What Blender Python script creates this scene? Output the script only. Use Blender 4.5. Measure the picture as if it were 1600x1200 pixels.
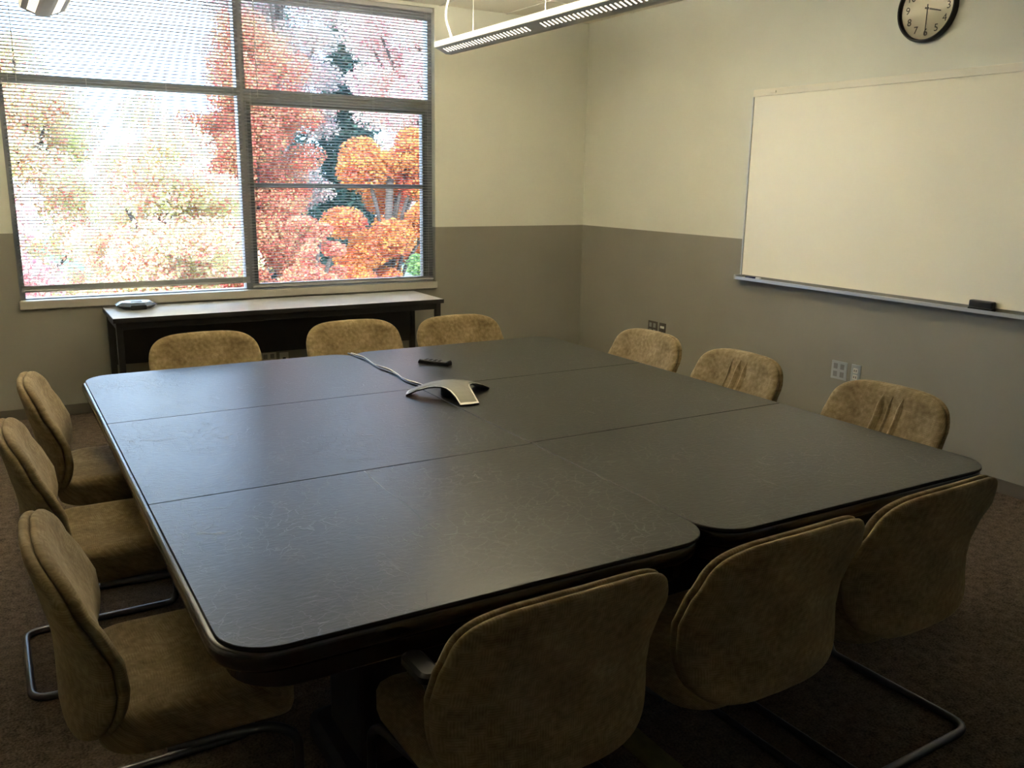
import bpy, bmesh, math, random
import numpy as np
from mathutils import Vector, Matrix
random.seed(7)
for o in list(bpy.data.objects): bpy.data.objects.remove(o)
SC = bpy.context.scene
COL = SC.collection

# ------------------------------------------------------------------ camera
F_PX = 1378.1
cam_d = bpy.data.cameras.new('camera'); cam = bpy.data.objects.new('camera', cam_d); COL.objects.link(cam)
cam_d.sensor_width = 36.0; cam_d.sensor_fit = 'HORIZONTAL'; cam_d.lens = F_PX / 1600 * 36.0
cam_d.clip_start = 0.02; cam_d.clip_end = 300
CR = Vector((0.86183948, -0.5069688, 0.01467449)); CU = Vector((0.10215685, 0.20186019, 0.97407209)); CF = Vector((0.49678635, 0.83799469, -0.22576141))
m = Matrix((CR, CU, -CF)).transposed().to_4x4(); m.translation = Vector((-4.7195, -6.7356, 1.6576))
cam.matrix_world = m
SC.camera = cam

# ------------------------------------------------------------------ sky, sun, exposure
SKY_STRENGTH = 14.5
SUN_STRENGTH = 12.0
LAMP_STRENGTH = 118.0
SLOT_STRENGTH = 2.6
SC.view_settings.view_transform = 'Standard'; SC.view_settings.look = 'None'
SC.view_settings.gamma = 1.0; SC.view_settings.use_curve_mapping = False
SC.view_settings.exposure = 0.0
SC.cycles.sample_clamp_indirect = 0.0; SC.cycles.diffuse_bounces = 8; SC.cycles.max_bounces = 16
w = bpy.data.worlds.new('sky'); SC.world = w; w.use_nodes = True
nt = w.node_tree; nt.nodes.clear()
wo = nt.nodes.new('ShaderNodeOutputWorld'); wb = nt.nodes.new('ShaderNodeBackground')
tc = nt.nodes.new('ShaderNodeTexCoord'); nz = nt.nodes.new('ShaderNodeTexNoise'); rp = nt.nodes.new('ShaderNodeValToRGB')
nz.inputs['Scale'].default_value = 3.0; nz.inputs['Detail'].default_value = 6
rp.color_ramp.elements[0].position = 0.36; rp.color_ramp.elements[0].color = (0.30, 0.52, 0.95, 1)
rp.color_ramp.elements[1].position = 0.50; rp.color_ramp.elements[1].color = (0.58, 0.77, 1.0, 1)
nt.links.new(tc.outputs['Generated'], nz.inputs['Vector']); nt.links.new(nz.outputs['Fac'], rp.inputs['Fac'])
nt.links.new(rp.outputs['Color'], wb.inputs['Color']); wb.inputs['Strength'].default_value = SKY_STRENGTH
nt.links.new(wb.outputs['Background'], wo.inputs['Surface'])
sun_d = bpy.data.lights.new('sun', 'SUN'); sun_d.energy = SUN_STRENGTH; sun_d.angle = 0.01; sun_d.color = (1, 0.90, 0.74)
sun = bpy.data.objects.new('sun', sun_d); COL.objects.link(sun)
sun.rotation_euler = Vector((0.35, 0.75, -0.62)).to_track_quat('-Z', 'Y').to_euler()
sun.location = (-3, -20, 20)

# ------------------------------------------------------------------ materials
MATS = {}
def nodes(name):
    mt = bpy.data.materials.new(name); mt.use_nodes = True; MATS[name] = mt
    t = mt.node_tree; return mt, t, t.nodes['Principled BSDF'], t.nodes['Material Output']
def plain(name, col, rough=0.6, metal=0.0, spec=0.5, noise=0.0, nscale=40, bump=0.0, coat=0.0):
    mt, t, b, o = nodes(name)
    b.inputs['Base Color'].default_value = (*col, 1); b.inputs['Roughness'].default_value = rough
    b.inputs['Metallic'].default_value = metal; b.inputs['Specular IOR Level'].default_value = spec
    b.inputs['Coat Weight'].default_value = coat
    if noise or bump:
        c = t.nodes.new('ShaderNodeTexCoord'); n = t.nodes.new('ShaderNodeTexNoise')
        n.inputs['Scale'].default_value = nscale; n.inputs['Detail'].default_value = 4
        t.links.new(c.outputs['Object'], n.inputs['Vector'])
        if noise:
            r = t.nodes.new('ShaderNodeValToRGB')
            r.color_ramp.elements[0].position = .3; r.color_ramp.elements[1].position = .7
            r.color_ramp.elements[0].color = (*[max(0, x * (1 - noise)) for x in col], 1)
            r.color_ramp.elements[1].color = (*[min(1, x * (1 + noise)) for x in col], 1)
            t.links.new(n.outputs['Fac'], r.inputs['Fac']); t.links.new(r.outputs['Color'], b.inputs['Base Color'])
        if bump:
            bp = t.nodes.new('ShaderNodeBump'); bp.inputs['Strength'].default_value = bump; bp.inputs['Distance'].default_value = 0.002
            t.links.new(n.outputs['Fac'], bp.inputs['Height']); t.links.new(bp.outputs['Normal'], b.inputs['Normal'])
    return mt
def emit(name, col, s):
    mt, t, b, o = nodes(name)
    b.inputs['Base Color'].default_value = (.8, .8, .8, 1)
    b.inputs['Emission Color'].default_value = (*col, 1); b.inputs['Emission Strength'].default_value = s
    return mt
plain('wall_cream', (0.70, 0.70, 0.61), .75, noise=.02, nscale=3, bump=.08)
plain('wall_taupe', (0.285, 0.268, 0.222), .7, noise=.03, nscale=3, bump=.08)
plain('baseboard', (0.13, 0.112, 0.088), .6)
plain('ceiling_tile', (0.78, 0.74, 0.64), .9, noise=.06, nscale=120, bump=.4)
plain('ceiling_grid', (0.75, 0.72, 0.64), .5)
plain('frame_metal', (0.30, 0.30, 0.31), .45, .35)
plain('sash_metal', (0.14, 0.145, 0.145), .4, .35)
plain('sill', (0.42, 0.40, 0.35), .45)
plain('slat', (0.50, 0.50, 0.51), .4)
plain('blind_rail', (0.45, 0.45, 0.46), .4)
plain('cord_white', (0.82, 0.82, 0.80), .5)
plain('black_plastic', (0.012, 0.012, 0.013), .35)
plain('matte_black', (0.008, 0.008, 0.008), .7)
plain('pedestal_dark', (0.008, 0.005, 0.004), .8)
plain('felt_black', (0.02, 0.018, 0.015), .9, noise=.3, nscale=200)
plain('dark_laminate', (0.56, 0.55, 0.55), .34, noise=.08, nscale=25, coat=.2)
plain('side_table_metal', (0.015, 0.013, 0.012), .45)
plain('modesty', (0.030, 0.027, 0.024), .6)
plain('whiteboard', (0.90, 0.855, 0.70), .28, spec=.4)
plain('aluminium', (0.62, 0.62, 0.60), .38, .8)
plain('pale_rail', (0.78, 0.74, 0.62), .5)
plain('plate_steel', (0.46, 0.48, 0.48), .35, .25)
plain('plate_brown', (0.075, 0.06, 0.045), .5)
plain('socket_dark', (0.02, 0.02, 0.02), .5)
plain('socket_grey', (0.25, 0.25, 0.24), .5)
plain('plate_ivory', (0.74, 0.71, 0.64), .45)
plain('chrome_dark', (0.15, 0.15, 0.165), .28, .85)
plain('frame_black', (0.02, 0.02, 0.022), .4, .3)
plain('lamp_grey', (0.50, 0.48, 0.47), .5, noise=.03)
plain('phone_top', (0.15, 0.145, 0.115), .45, .3)
plain('phone_trim', (0.48, 0.47, 0.42), .35, .5)
plain('marker_blue', (0.02, 0.03, 0.12), .4)
plain('marker_white', (0.8, 0.8, 0.8), .4)
plain('clock_rim', (0.012, 0.009, 0.006), .35)
plain('clock_face', (0.72, 0.68, 0.56), .5)
plain('clock_ink', (0.02, 0.018, 0.012), .6)
plain('tape_olive', (0.16, 0.14, 0.04), .7, noise=.2, nscale=20)
plain('puck_silver', (0.30, 0.31, 0.33), .25, .6)
plain('bark', (0.05, 0.038, 0.03), .9, noise=.3, nscale=8)
plain('lawn', (0.06, 0.09, 0.03), .95, noise=.4, nscale=1.5)
plain('brick_outside', (0.30, 0.20, 0.15), .8, noise=.1, nscale=6)
WARM = (1.0, 0.92, 0.70)
emit('lamp_tube', WARM, LAMP_STRENGTH)
emit('lamp_lens', (1.0, 0.88, 0.66), SLOT_STRENGTH)
emit('lamp_side_glow', (1.0, 0.90, 0.62), .62)  # emission stands in for uplight falling on the white housing side

def glass_mat(name, tint=(1, 1, 1), refl=0.05):
    mt, t, b, o = nodes(name); t.nodes.remove(b)
    tr = t.nodes.new('ShaderNodeBsdfTransparent'); tr.inputs['Color'].default_value = (*tint, 1)
    gl = t.nodes.new('ShaderNodeBsdfGlossy'); gl.inputs['Roughness'].default_value = 0.02
    fr = t.nodes.new('ShaderNodeFresnel'); fr.inputs['IOR'].default_value = 1.45
    mx = t.nodes.new('ShaderNodeMixShader')
    t.links.new(fr.outputs['Fac'], mx.inputs['Fac']); t.links.new(tr.outputs['BSDF'], mx.inputs[1]); t.links.new(gl.outputs['BSDF'], mx.inputs[2])
    t.links.new(mx.outputs['Shader'], o.inputs['Surface'])
glass_mat('pane', (0.93, 0.95, 0.96)); glass_mat('clock_glass', (1, 1, 1))

def wood_mat():
    mt, t, b, o = nodes('mahogany')
    c = t.nodes.new('ShaderNodeTexCoord'); mp = t.nodes.new('ShaderNodeMapping'); mp.inputs['Scale'].default_value = (14, 1.2, 14)
    n = t.nodes.new('ShaderNodeTexNoise'); n.inputs['Scale'].default_value = 4; n.inputs['Detail'].default_value = 6
    r = t.nodes.new('ShaderNodeValToRGB'); r.color_ramp.elements[0].color = (0.007, 0.003, 0.0025, 1); r.color_ramp.elements[1].color = (0.020, 0.007, 0.005, 1)
    t.links.new(c.outputs['Object'], mp.inputs['Vector']); t.links.new(mp.outputs['Vector'], n.inputs['Vector'])
    t.links.new(n.outputs['Fac'], r.inputs['Fac']); t.links.new(r.outputs['Color'], b.inputs['Base Color'])
    b.inputs['Roughness'].default_value = .25; b.inputs['Coat Weight'].default_value = .5
wood_mat()

def vinyl_mat():
    mt, t, b, o = nodes('vinyl_pad')
    c = t.nodes.new('ShaderNodeTexCoord')
    n = t.nodes.new('ShaderNodeTexNoise'); n.inputs['Scale'].default_value = 9; n.inputs['Detail'].default_value = 8
    mp = t.nodes.new('ShaderNodeMapping'); mp.inputs['Scale'].default_value = (18, 40, 1)
    n3 = t.nodes.new('ShaderNodeTexNoise'); n3.inputs['Scale'].default_value = 2.2; n3.inputs['Detail'].default_value = 6
    v = t.nodes.new('ShaderNodeTexVoronoi'); v.feature = 'DISTANCE_TO_EDGE'; v.inputs['Scale'].default_value = 21
    wv = t.nodes.new('ShaderNodeVectorMath'); wv.operation = 'MULTIPLY_ADD'
    t.links.new(c.outputs['Object'], n.inputs['Vector'])
    wv.inputs[1].default_value = (.16, .16, 0)
    t.links.new(n.outputs['Color'], wv.inputs[0]); t.links.new(c.outputs['Object'], wv.inputs[2])
    t.links.new(wv.outputs['Vector'], v.inputs['Vector'])
    t.links.new(c.outputs['Object'], mp.inputs['Vector']); t.links.new(mp.outputs['Vector'], n3.inputs['Vector'])
    r = t.nodes.new('ShaderNodeValToRGB'); r.color_ramp.elements[0].position = .35; r.color_ramp.elements[1].position = .72
    r.color_ramp.elements[0].color = (0.010, 0.0098, 0.0068, 1); r.color_ramp.elements[1].color = (0.021, 0.0205, 0.0145, 1)
    t.links.new(n3.outputs['Fac'], r.inputs['Fac'])
    # pale worn crackle
    r2 = t.nodes.new('ShaderNodeValToRGB'); r2.color_ramp.elements[0].position = 0.0; r2.color_ramp.elements[1].position = 0.022
    r2.color_ramp.elements[0].color = (1, 1, 1, 1); r2.color_ramp.elements[1].color = (0, 0, 0, 1)
    t.links.new(v.outputs['Distance'], r2.inputs['Fac'])
    gate = t.nodes.new('ShaderNodeTexNoise'); gate.inputs['Scale'].default_value = 3.0; gate.inputs['Detail'].default_value = 4
    t.links.new(c.outputs['Object'], gate.inputs['Vector'])
    gr = t.nodes.new('ShaderNodeMapRange'); gr.inputs['From Min'].default_value = .40; gr.inputs['From Max'].default_value = .60
    t.links.new(gate.outputs['Fac'], gr.inputs['Value'])
    ml = t.nodes.new('ShaderNodeMath'); ml.operation = 'MULTIPLY'
    t.links.new(r2.outputs['Color'], ml.inputs[0]); t.links.new(gr.outputs['Result'], ml.inputs[1])
    ml2 = t.nodes.new('ShaderNodeMath'); ml2.operation = 'MULTIPLY'; ml2.inputs[1].default_value = .55
    t.links.new(ml.outputs['Value'], ml2.inputs[0])
    mx = t.nodes.new('ShaderNodeMix'); mx.data_type = 'RGBA'
    t.links.new(ml2.outputs['Value'], mx.inputs['Factor']); t.links.new(r.outputs['Color'], mx.inputs['A']); mx.inputs['B'].default_value = (.09, .09, .085, 1)
    t.links.new(mx.outputs['Result'], b.inputs['Base Color'])
    b.inputs['Roughness'].default_value = .30; b.inputs['Specular IOR Level'].default_value = .29
    bp = t.nodes.new('ShaderNodeBump'); bp.inputs['Strength'].default_value = .32; bp.inputs['Distance'].default_value = .002
    add = t.nodes.new('ShaderNodeMath'); add.operation = 'ADD'
    t.links.new(n3.outputs['Fac'], add.inputs[0]); t.links.new(ml.outputs['Value'], add.inputs[1])
    t.links.new(add.outputs['Value'], bp.inputs['Height']); t.links.new(bp.outputs['Normal'], b.inputs['Normal'])
vinyl_mat()
plain('vinyl_scratch', (0.30, 0.30, 0.28), .5)

def carpet_mat():
    mt, t, b, o = nodes('carpet')
    c = t.nodes.new('ShaderNodeTexCoord'); n = t.nodes.new('ShaderNodeTexNoise'); n.inputs['Scale'].default_value = 130; n.inputs['Detail'].default_value = 3
    n2 = t.nodes.new('ShaderNodeTexNoise'); n2.inputs['Scale'].default_value = 28; n2.inputs['Detail'].default_value = 4
    r = t.nodes.new('ShaderNodeValToRGB'); r.color_ramp.elements[0].position = .35; r.color_ramp.elements[1].position = .68
    r.color_ramp.elements[0].color = (0.042, 0.031, 0.022, 1); r.color_ramp.elements[1].color = (0.195, 0.150, 0.110, 1)
    mx = t.nodes.new('ShaderNodeMath'); mx.operation = 'MULTIPLY_ADD'; mx.inputs[1].default_value = .6
    t.links.new(c.outputs['Object'], n.inputs['Vector']); t.links.new(c.outputs['Object'], n2.inputs['Vector'])
    ml = t.nodes.new('ShaderNodeMath'); ml.operation = 'MULTIPLY'; ml.inputs[1].default_value = .4
    t.links.new(n2.outputs['Fac'], ml.inputs[0])
    t.links.new(n.outputs['Fac'], mx.inputs[0]); t.links.new(ml.outputs['Value'], mx.inputs[2])
    t.links.new(mx.outputs['Value'], r.inputs['Fac']); t.links.new(r.outputs['Color'], b.inputs['Base Color'])
    b.inputs['Roughness'].default_value = 1.0; b.inputs['Specular IOR Level'].default_value = .1
    bp = t.nodes.new('ShaderNodeBump'); bp.inputs['Strength'].default_value = .8; bp.inputs['Distance'].default_value = .006
    t.links.new(mx.outputs['Value'], bp.inputs['Height']); t.links.new(bp.outputs['Normal'], b.inputs['Normal'])
carpet_mat()

def fabric_mat(name, swap):
    """tan upholstery woven in small blocks of horizontal and vertical threads"""
    mt, t, b, o = nodes(name)
    c = t.nodes.new('ShaderNodeTexCoord'); sp = t.nodes.new('ShaderNodeSeparateXYZ'); cb = t.nodes.new('ShaderNodeCombineXYZ')
    t.links.new(c.outputs['Object'], sp.inputs['Vector'])
    if swap:
        for ax in ('X', 'Y'):
            sm = t.nodes.new('ShaderNodeMath'); sm.operation = 'ADD'
            t.links.new(sp.outputs[ax], sm.inputs[0]); t.links.new(sp.outputs['Z'], sm.inputs[1]); t.links.new(sm.outputs['Value'], cb.inputs[ax])
    else:
        t.links.new(sp.outputs['X'], cb.inputs['X']); t.links.new(sp.outputs['Z'], cb.inputs['Y'])
    nw = t.nodes.new('ShaderNodeTexNoise'); nw.inputs['Scale'].default_value = 22
    t.links.new(cb.outputs['Vector'], nw.inputs['Vector'])
    ma = t.nodes.new('ShaderNodeVectorMath'); ma.operation = 'MULTIPLY_ADD'; ma.inputs[1].default_value = (.006, .006, 0)
    t.links.new(nw.outputs['Color'], ma.inputs[0]); t.links.new(cb.outputs['Vector'], ma.inputs[2])
    ck = t.nodes.new('ShaderNodeTexChecker'); ck.inputs['Scale'].default_value = 27
    t.links.new(ma.outputs['Vector'], ck.inputs['Vector'])
    ws = []
    for d in ('X', 'Y'):
        wv = t.nodes.new('ShaderNodeTexWave'); wv.bands_direction = d; wv.inputs['Scale'].default_value = 50
        wv.inputs['Distortion'].default_value = .5; wv.inputs['Detail'].default_value = 1
        t.links.new(ma.outputs['Vector'], wv.inputs['Vector']); ws.append(wv)
    mx = t.nodes.new('ShaderNodeMix'); mx.data_type = 'FLOAT'
    t.links.new(ck.outputs['Fac'], mx.inputs['Factor']); t.links.new(ws[0].outputs['Fac'], mx.inputs['A']); t.links.new(ws[1].outputs['Fac'], mx.inputs['B'])
    nb = t.nodes.new('ShaderNodeTexNoise'); nb.inputs['Scale'].default_value = 55; nb.inputs['Detail'].default_value = 5
    t.links.new(cb.outputs['Vector'], nb.inputs['Vector'])
    nl = t.nodes.new('ShaderNodeTexNoise'); nl.inputs['Scale'].default_value = 9; nl.inputs['Detail'].default_value = 3
    t.links.new(cb.outputs['Vector'], nl.inputs['Vector'])
    a1 = t.nodes.new('ShaderNodeMath'); a1.operation = 'MULTIPLY_ADD'; a1.inputs[1].default_value = .08
    t.links.new(mx.outputs['Result'], a1.inputs[0])
    a2 = t.nodes.new('ShaderNodeMath'); a2.operation = 'MULTIPLY_ADD'; a2.inputs[1].default_value = .45
    t.links.new(nb.outputs['Fac'], a2.inputs[0])
    a3 = t.nodes.new('ShaderNodeMath'); a3.operation = 'MULTIPLY'; a3.inputs[1].default_value = .45
    t.links.new(nl.outputs['Fac'], a3.inputs[0]); t.links.new(a3.outputs['Value'], a2.inputs[2]); t.links.new(a2.outputs['Value'], a1.inputs[2])
    r = t.nodes.new('ShaderNodeValToRGB'); r.color_ramp.elements[0].position = .30; r.color_ramp.elements[1].position = .70
    r.color_ramp.elements[0].color = (0.125, 0.084, 0.037, 1); r.color_ramp.elements[1].color = (0.41, 0.32, 0.19, 1)
    e = r.color_ramp.elements.new(.50); e.color = (0.24, 0.178, 0.09, 1)
    t.links.new(a1.outputs['Value'], r.inputs['Fac']); t.links.new(r.outputs['Color'], b.inputs['Base Color'])
    b.inputs['Roughness'].default_value = .95; b.inputs['Specular IOR Level'].default_value = .15
    b.inputs['Sheen Weight'].default_value = .25; b.inputs['Sheen Tint'].default_value = (.9, .75, .5, 1)
    bp = t.nodes.new('ShaderNodeBump'); bp.inputs['Strength'].default_value = .45; bp.inputs['Distance'].default_value = .002
    t.links.new(a1.outputs['Value'], bp.inputs['Height']); t.links.new(bp.outputs['Normal'], b.inputs['Normal'])
fabric_mat('fabric_back', False); fabric_mat('fabric_seat', True)

def leaf_mat(name, stops, scale=.55, transl=.45, indiv=.35):
    mt, t, b, o = nodes(name); t.nodes.remove(b)
    c = t.nodes.new('ShaderNodeTexCoord'); n = t.nodes.new('ShaderNodeTexNoise'); n.inputs['Scale'].default_value = scale; n.inputs['Detail'].default_value = 5
    n.inputs['Roughness'].default_value = .65
    t.links.new(c.outputs['Object'], n.inputs['Vector'])
    g = t.nodes.new('ShaderNodeNewGeometry')
    mr = t.nodes.new('ShaderNodeMapRange'); mr.inputs['To Min'].default_value = -indiv / 2; mr.inputs['To Max'].default_value = indiv / 2
    t.links.new(g.outputs['Random Per Island'], mr.inputs['Value'])
    ad = t.nodes.new('ShaderNodeMath'); ad.operation = 'ADD'
    t.links.new(n.outputs['Fac'], ad.inputs[0]); t.links.new(mr.outputs['Result'], ad.inputs[1])
    r = t.nodes.new('ShaderNodeValToRGB')
    els = r.color_ramp.elements
    els[0].position = stops[0][0]; els[0].color = (*stops[0][1], 1); els[1].position = stops[-1][0]; els[1].color = (*stops[-1][1], 1)
    for p_, c_ in stops[1:-1]:
        e = els.new(p_); e.color = (*c_, 1)
    t.links.new(ad.outputs['Value'], r.inputs['Fac'])
    d = t.nodes.new('ShaderNodeBsdfDiffuse'); tl = t.nodes.new('ShaderNodeBsdfTranslucent'); mx = t.nodes.new('ShaderNodeMixShader'); mx.inputs['Fac'].default_value = transl
    t.links.new(r.outputs['Color'], d.inputs['Color']); t.links.new(r.outputs['Color'], tl.inputs['Color'])
    t.links.new(d.outputs['BSDF'], mx.inputs[1]); t.links.new(tl.outputs['BSDF'], mx.inputs[2]); t.links.new(mx.outputs['Shader'], o.inputs['Surface'])
RED = (.62, .10, .085); PINK = (.78, .24, .24); ORG = (.80, .28, .05); YEL = (.80, .50, .10); LIME = (.58, .60, .22); GRN = (.13, .22, .08)
leaf_mat('leaf_mixed', [(.26, (.50, .56, .22)), (.42, (.74, .74, .40)), (.50, (.80, .66, .44)), (.57, (.70, .15, .15)), (.62, (.80, .58, .46)), (.72, (.52, .62, .28))], 1.3, .55, .30)
leaf_mat('leaf_glare', [(.24, (.76, .76, .52)), (.42, (.86, .78, .66)), (.52, (.86, .66, .64)), (.60, (.70, .20, .24)), (.68, (.86, .76, .66))], 1.2, .55, .30)  # washed-out sky glare and haze put into the leaf colours
leaf_mat('leaf_orange', [(.28, (.36, .06, .045)), (.42, (.50, .115, .06)), (.51, (.62, .30, .07)), (.58, (.54, .16, .075)), (.72, (.38, .075, .06))], 1.1, .35, .16)
leaf_mat('leaf_red', [(.26, (.32, .33, .125)), (.38, (.50, .075, .075)), (.46, (.55, .27, .15)), (.53, (.50, .08, .08)), (.61, (.46, .37, .16)), (.74, (.50, .10, .10))], 1.2, .35, .28)
leaf_mat('leaf_dusky', [(.26, (.34, .42, .38)), (.42, (.46, .36, .34)), (.50, (.52, .22, .22)), (.58, (.44, .46, .40)), (.74, (.54, .30, .26))], 1.1, .4, .28)
leaf_mat('needle', [(.30, (.025, .055, .055)), (.55, (.045, .085, .075)), (.75, (.08, .13, .09))], 1.2, .15)
leaf_mat('leaf_green', [(.30, (.05, .11, .04)), (.55, (.12, .20, .07)), (.75, (.25, .32, .10))], 1.0, .3)

# ------------------------------------------------------------------ mesh helpers
def link(o, parent=None):
    COL.objects.link(o)
    if parent is not None: o.parent = parent
    return o
def mesh_obj(name, verts, faces, mat, parent=None, smooth=False):
    me = bpy.data.meshes.new(name); me.from_pydata([tuple(v) for v in verts], [], faces); me.update()
    for mt in (mat if isinstance(mat, (list, tuple)) else [mat]): me.materials.append(MATS[mt])
    bm = bmesh.new(); bm.from_mesh(me); bmesh.ops.recalc_face_normals(bm, faces=bm.faces); bm.to_mesh(me); bm.free()
    if smooth: me.polygons.foreach_set('use_smooth', [True] * len(me.polygons))
    return link(bpy.data.objects.new(name, me), parent)
def tag(o, label=None, cat=None, group=None, kind=None):
    if label: o['label'] = label
    if cat: o['category'] = cat
    if group: o['group'] = group
    if kind: o['kind'] = kind
    return o
def empty(name, loc=(0, 0, 0), rz=0, label=None, cat=None, group=None, kind=None):
    o = bpy.data.objects.new(name, None); COL.objects.link(o); o.location = loc; o.rotation_euler = (0, 0, rz); o.empty_display_size = .1
    return tag(o, label, cat, group, kind)
def boxes(name, bs, mat, parent=None, bevel=0.0, loc=None):
    """one mesh of axis-aligned boxes ((x0,x1),(y0,y1),(z0,z1))"""
    bm = bmesh.new()
    for (x0, x1), (y0, y1), (z0, z1) in bs:
        r = bmesh.ops.create_cube(bm, size=1)
        for v in r['verts']:
            v.co = Vector((x0 + (v.co.x + .5) * (x1 - x0), y0 + (v.co.y + .5) * (y1 - y0), z0 + (v.co.z + .5) * (z1 - z0)))
    if bevel: bmesh.ops.bevel(bm, geom=list(bm.edges), offset=bevel, segments=2, affect='EDGES', profile=.6)
    me = bpy.data.meshes.new(name); bm.to_mesh(me); bm.free(); me.materials.append(MATS[mat])
    o = link(bpy.data.objects.new(name, me), parent)
    if loc: o.location = loc
    return o
def tube(name, pts, r, mat, parent=None, n=8, closed=False, fillet=0.0, fseg=5):
    P = [Vector(p) for p in pts]
    if fillet:
        Q = []
        L = len(P)
        for i in range(L):
            if not closed and i in (0, L - 1): Q.append(P[i]); continue
            a, b, c = P[i - 1], P[i], P[(i + 1) % L]
            d1 = (a - b); d2 = (c - b); f = min(fillet, d1.length * .45, d2.length * .45)
            s = b + d1.normalized() * f; e = b + d2.normalized() * f
            for k in range(fseg + 1):
                u = k / fseg; Q.append(s * (1 - u) ** 2 + b * 2 * u * (1 - u) + e * u * u)
        P = Q
    V = []; Fc = []; L = len(P); up = None
    for i, p in enumerate(P):
        if closed: t = (P[(i + 1) % L] - P[i - 1]).normalized()
        else: t = (P[min(i + 1, L - 1)] - P[max(i - 1, 0)]).normalized()
        if up is None: up = Vector((0, 0, 1)) if abs(t.z) < .9 else Vector((1, 0, 0))
        s = t.cross(up).normalized(); up = s.cross(t).normalized()
        for k in range(n):
            a = 2 * math.pi * k / n; V.append(p + (s * math.cos(a) + up * math.sin(a)) * r)
    for i in range(L if closed else L - 1):
        j = (i + 1) % L
        for k in range(n): Fc.append((i * n + k, i * n + (k + 1) % n, j * n + (k + 1) % n, j * n + k))
    if not closed: Fc.append(tuple(range(n))); Fc.append(tuple((L - 1) * n + k for k in range(n)))
    return mesh_obj(name, V, Fc, mat, parent, True)
def rings(name, R, mat, parent=None, smooth=True, cap0=True, cap1=True):
    """skin a list of closed rings (equal point counts)"""
    n = len(R[0]); V = [p for r in R for p in r]; Fc = []
    for i in range(len(R) - 1):
        for k in range(n): Fc.append((i * n + k, i * n + (k + 1) % n, (i + 1) * n + (k + 1) % n, (i + 1) * n + k))
    if cap0: Fc.append(tuple(range(n)))
    if cap1: Fc.append(tuple((len(R) - 1) * n + k for k in range(n)))
    return mesh_obj(name, V, Fc, mat, parent, smooth)
def rrect(x0, x1, y0, y1, r, seg=8):
    """rounded rectangle; r = (r at x0y0, x1y0, x1y1, x0y1)"""
    pts = []
    for (cx, cy, rr, a0) in ((x0, y0, r[0], 180), (x1, y0, r[1], 270), (x1, y1, r[2], 0), (x0, y1, r[3], 90)):
        ox = cx + rr if cx == x0 else cx - rr; oy = cy + rr if cy == y0 else cy - rr
        for k in range(seg + 1):
            a = math.radians(a0 + 90 * k / seg); pts.append((ox + rr * math.cos(a), oy + rr * math.sin(a)))
    return pts
def slab(name, outline, prof, mat, parent=None, smooth=False):
    """extrude an outline vertically: prof = [(z, inset)], inset towards the centroid along both axes"""
    xs = [p[0] for p in outline]; ys = [p[1] for p in outline]; cx = (min(xs) + max(xs)) / 2; cy = (min(ys) + max(ys)) / 2
    hx = max(xs) - cx; hy = max(ys) - cy
    R = [[(cx + (x - cx) * (1 - i / hx), cy + (y - cy) * (1 - i / hy), z) for x, y in outline] for z, i in prof]
    return rings(name, R, mat, parent, smooth)

# ------------------------------------------------------------------ room shell
HC = 2.986; HW = 1.2636
XL, YF = -6.7, -8.0
WX0, WX1, WZ0, WZ1 = -4.565, -1.49, 0.80, 2.965
tag(boxes('floor', [((XL - .2, .2), (YF - .2, .22), (-.15, 0))], 'carpet'), 'dark brown loop pile carpet floor', kind='structure')
def wall(name, bs_up, bs_lo):
    bm = bmesh.new()
    for idx, bs in ((0, bs_up), (1, bs_lo)):
        for (x0, x1), (y0, y1), (z0, z1) in bs:
            r = bmesh.ops.create_cube(bm, size=1)
            fs = set()
            for v in r['verts']:
                v.co = Vector((x0 + (v.co.x + .5) * (x1 - x0), y0 + (v.co.y + .5) * (y1 - y0), z0 + (v.co.z + .5) * (z1 - z0)))
                fs.update(v.link_faces)
            for f in fs: f.material_index = idx
    me = bpy.data.meshes.new(name); bm.to_mesh(me); bm.free(); me.materials.append(MATS['wall_cream']); me.materials.append(MATS['wall_taupe'])
    return tag(link(bpy.data.objects.new(name, me)), kind='structure')
TOP = HC + .3
wall('wall_back', [((XL - .2, WX0), (0, .22), (HW, TOP)), ((WX1, .2), (0, .22), (HW, TOP)), ((WX0, WX1), (0, .22), (WZ1, TOP))],
     [((XL - .2, WX0), (0, .22), (0, HW)), ((WX1, .2), (0, .22), (0, HW)), ((WX0, WX1), (0, .22), (0, WZ0))])
wall('wall_right', [((0, .2), (YF - .2, 0), (HW, TOP))], [((0, .2), (YF - .2, 0), (0, HW))])
wall('wall_left', [((XL - .2, XL), (YF - .2, 0), (HW, TOP))], [((XL - .2, XL), (YF - .2, 0), (0, HW))])
wall('wall_front', [((XL, 0), (YF - .2, YF), (HW, TOP))], [((XL, 0), (YF - .2, YF), (0, HW))])
for nm, b in (('baseboard_back', ((XL, -.012), (-.012, 0), (0, .076))), ('baseboard_right', ((-.012, 0), (YF, -.012), (0, .076))),
              ('baseboard_left', ((XL, XL + .012), (YF, -.012), (0, .076))), ('baseboard_front', ((XL, 0), (YF, YF + .012), (0, .076)))):
    tag(boxes(nm, [b], 'baseboard', bevel=.003), kind='structure')
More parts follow.
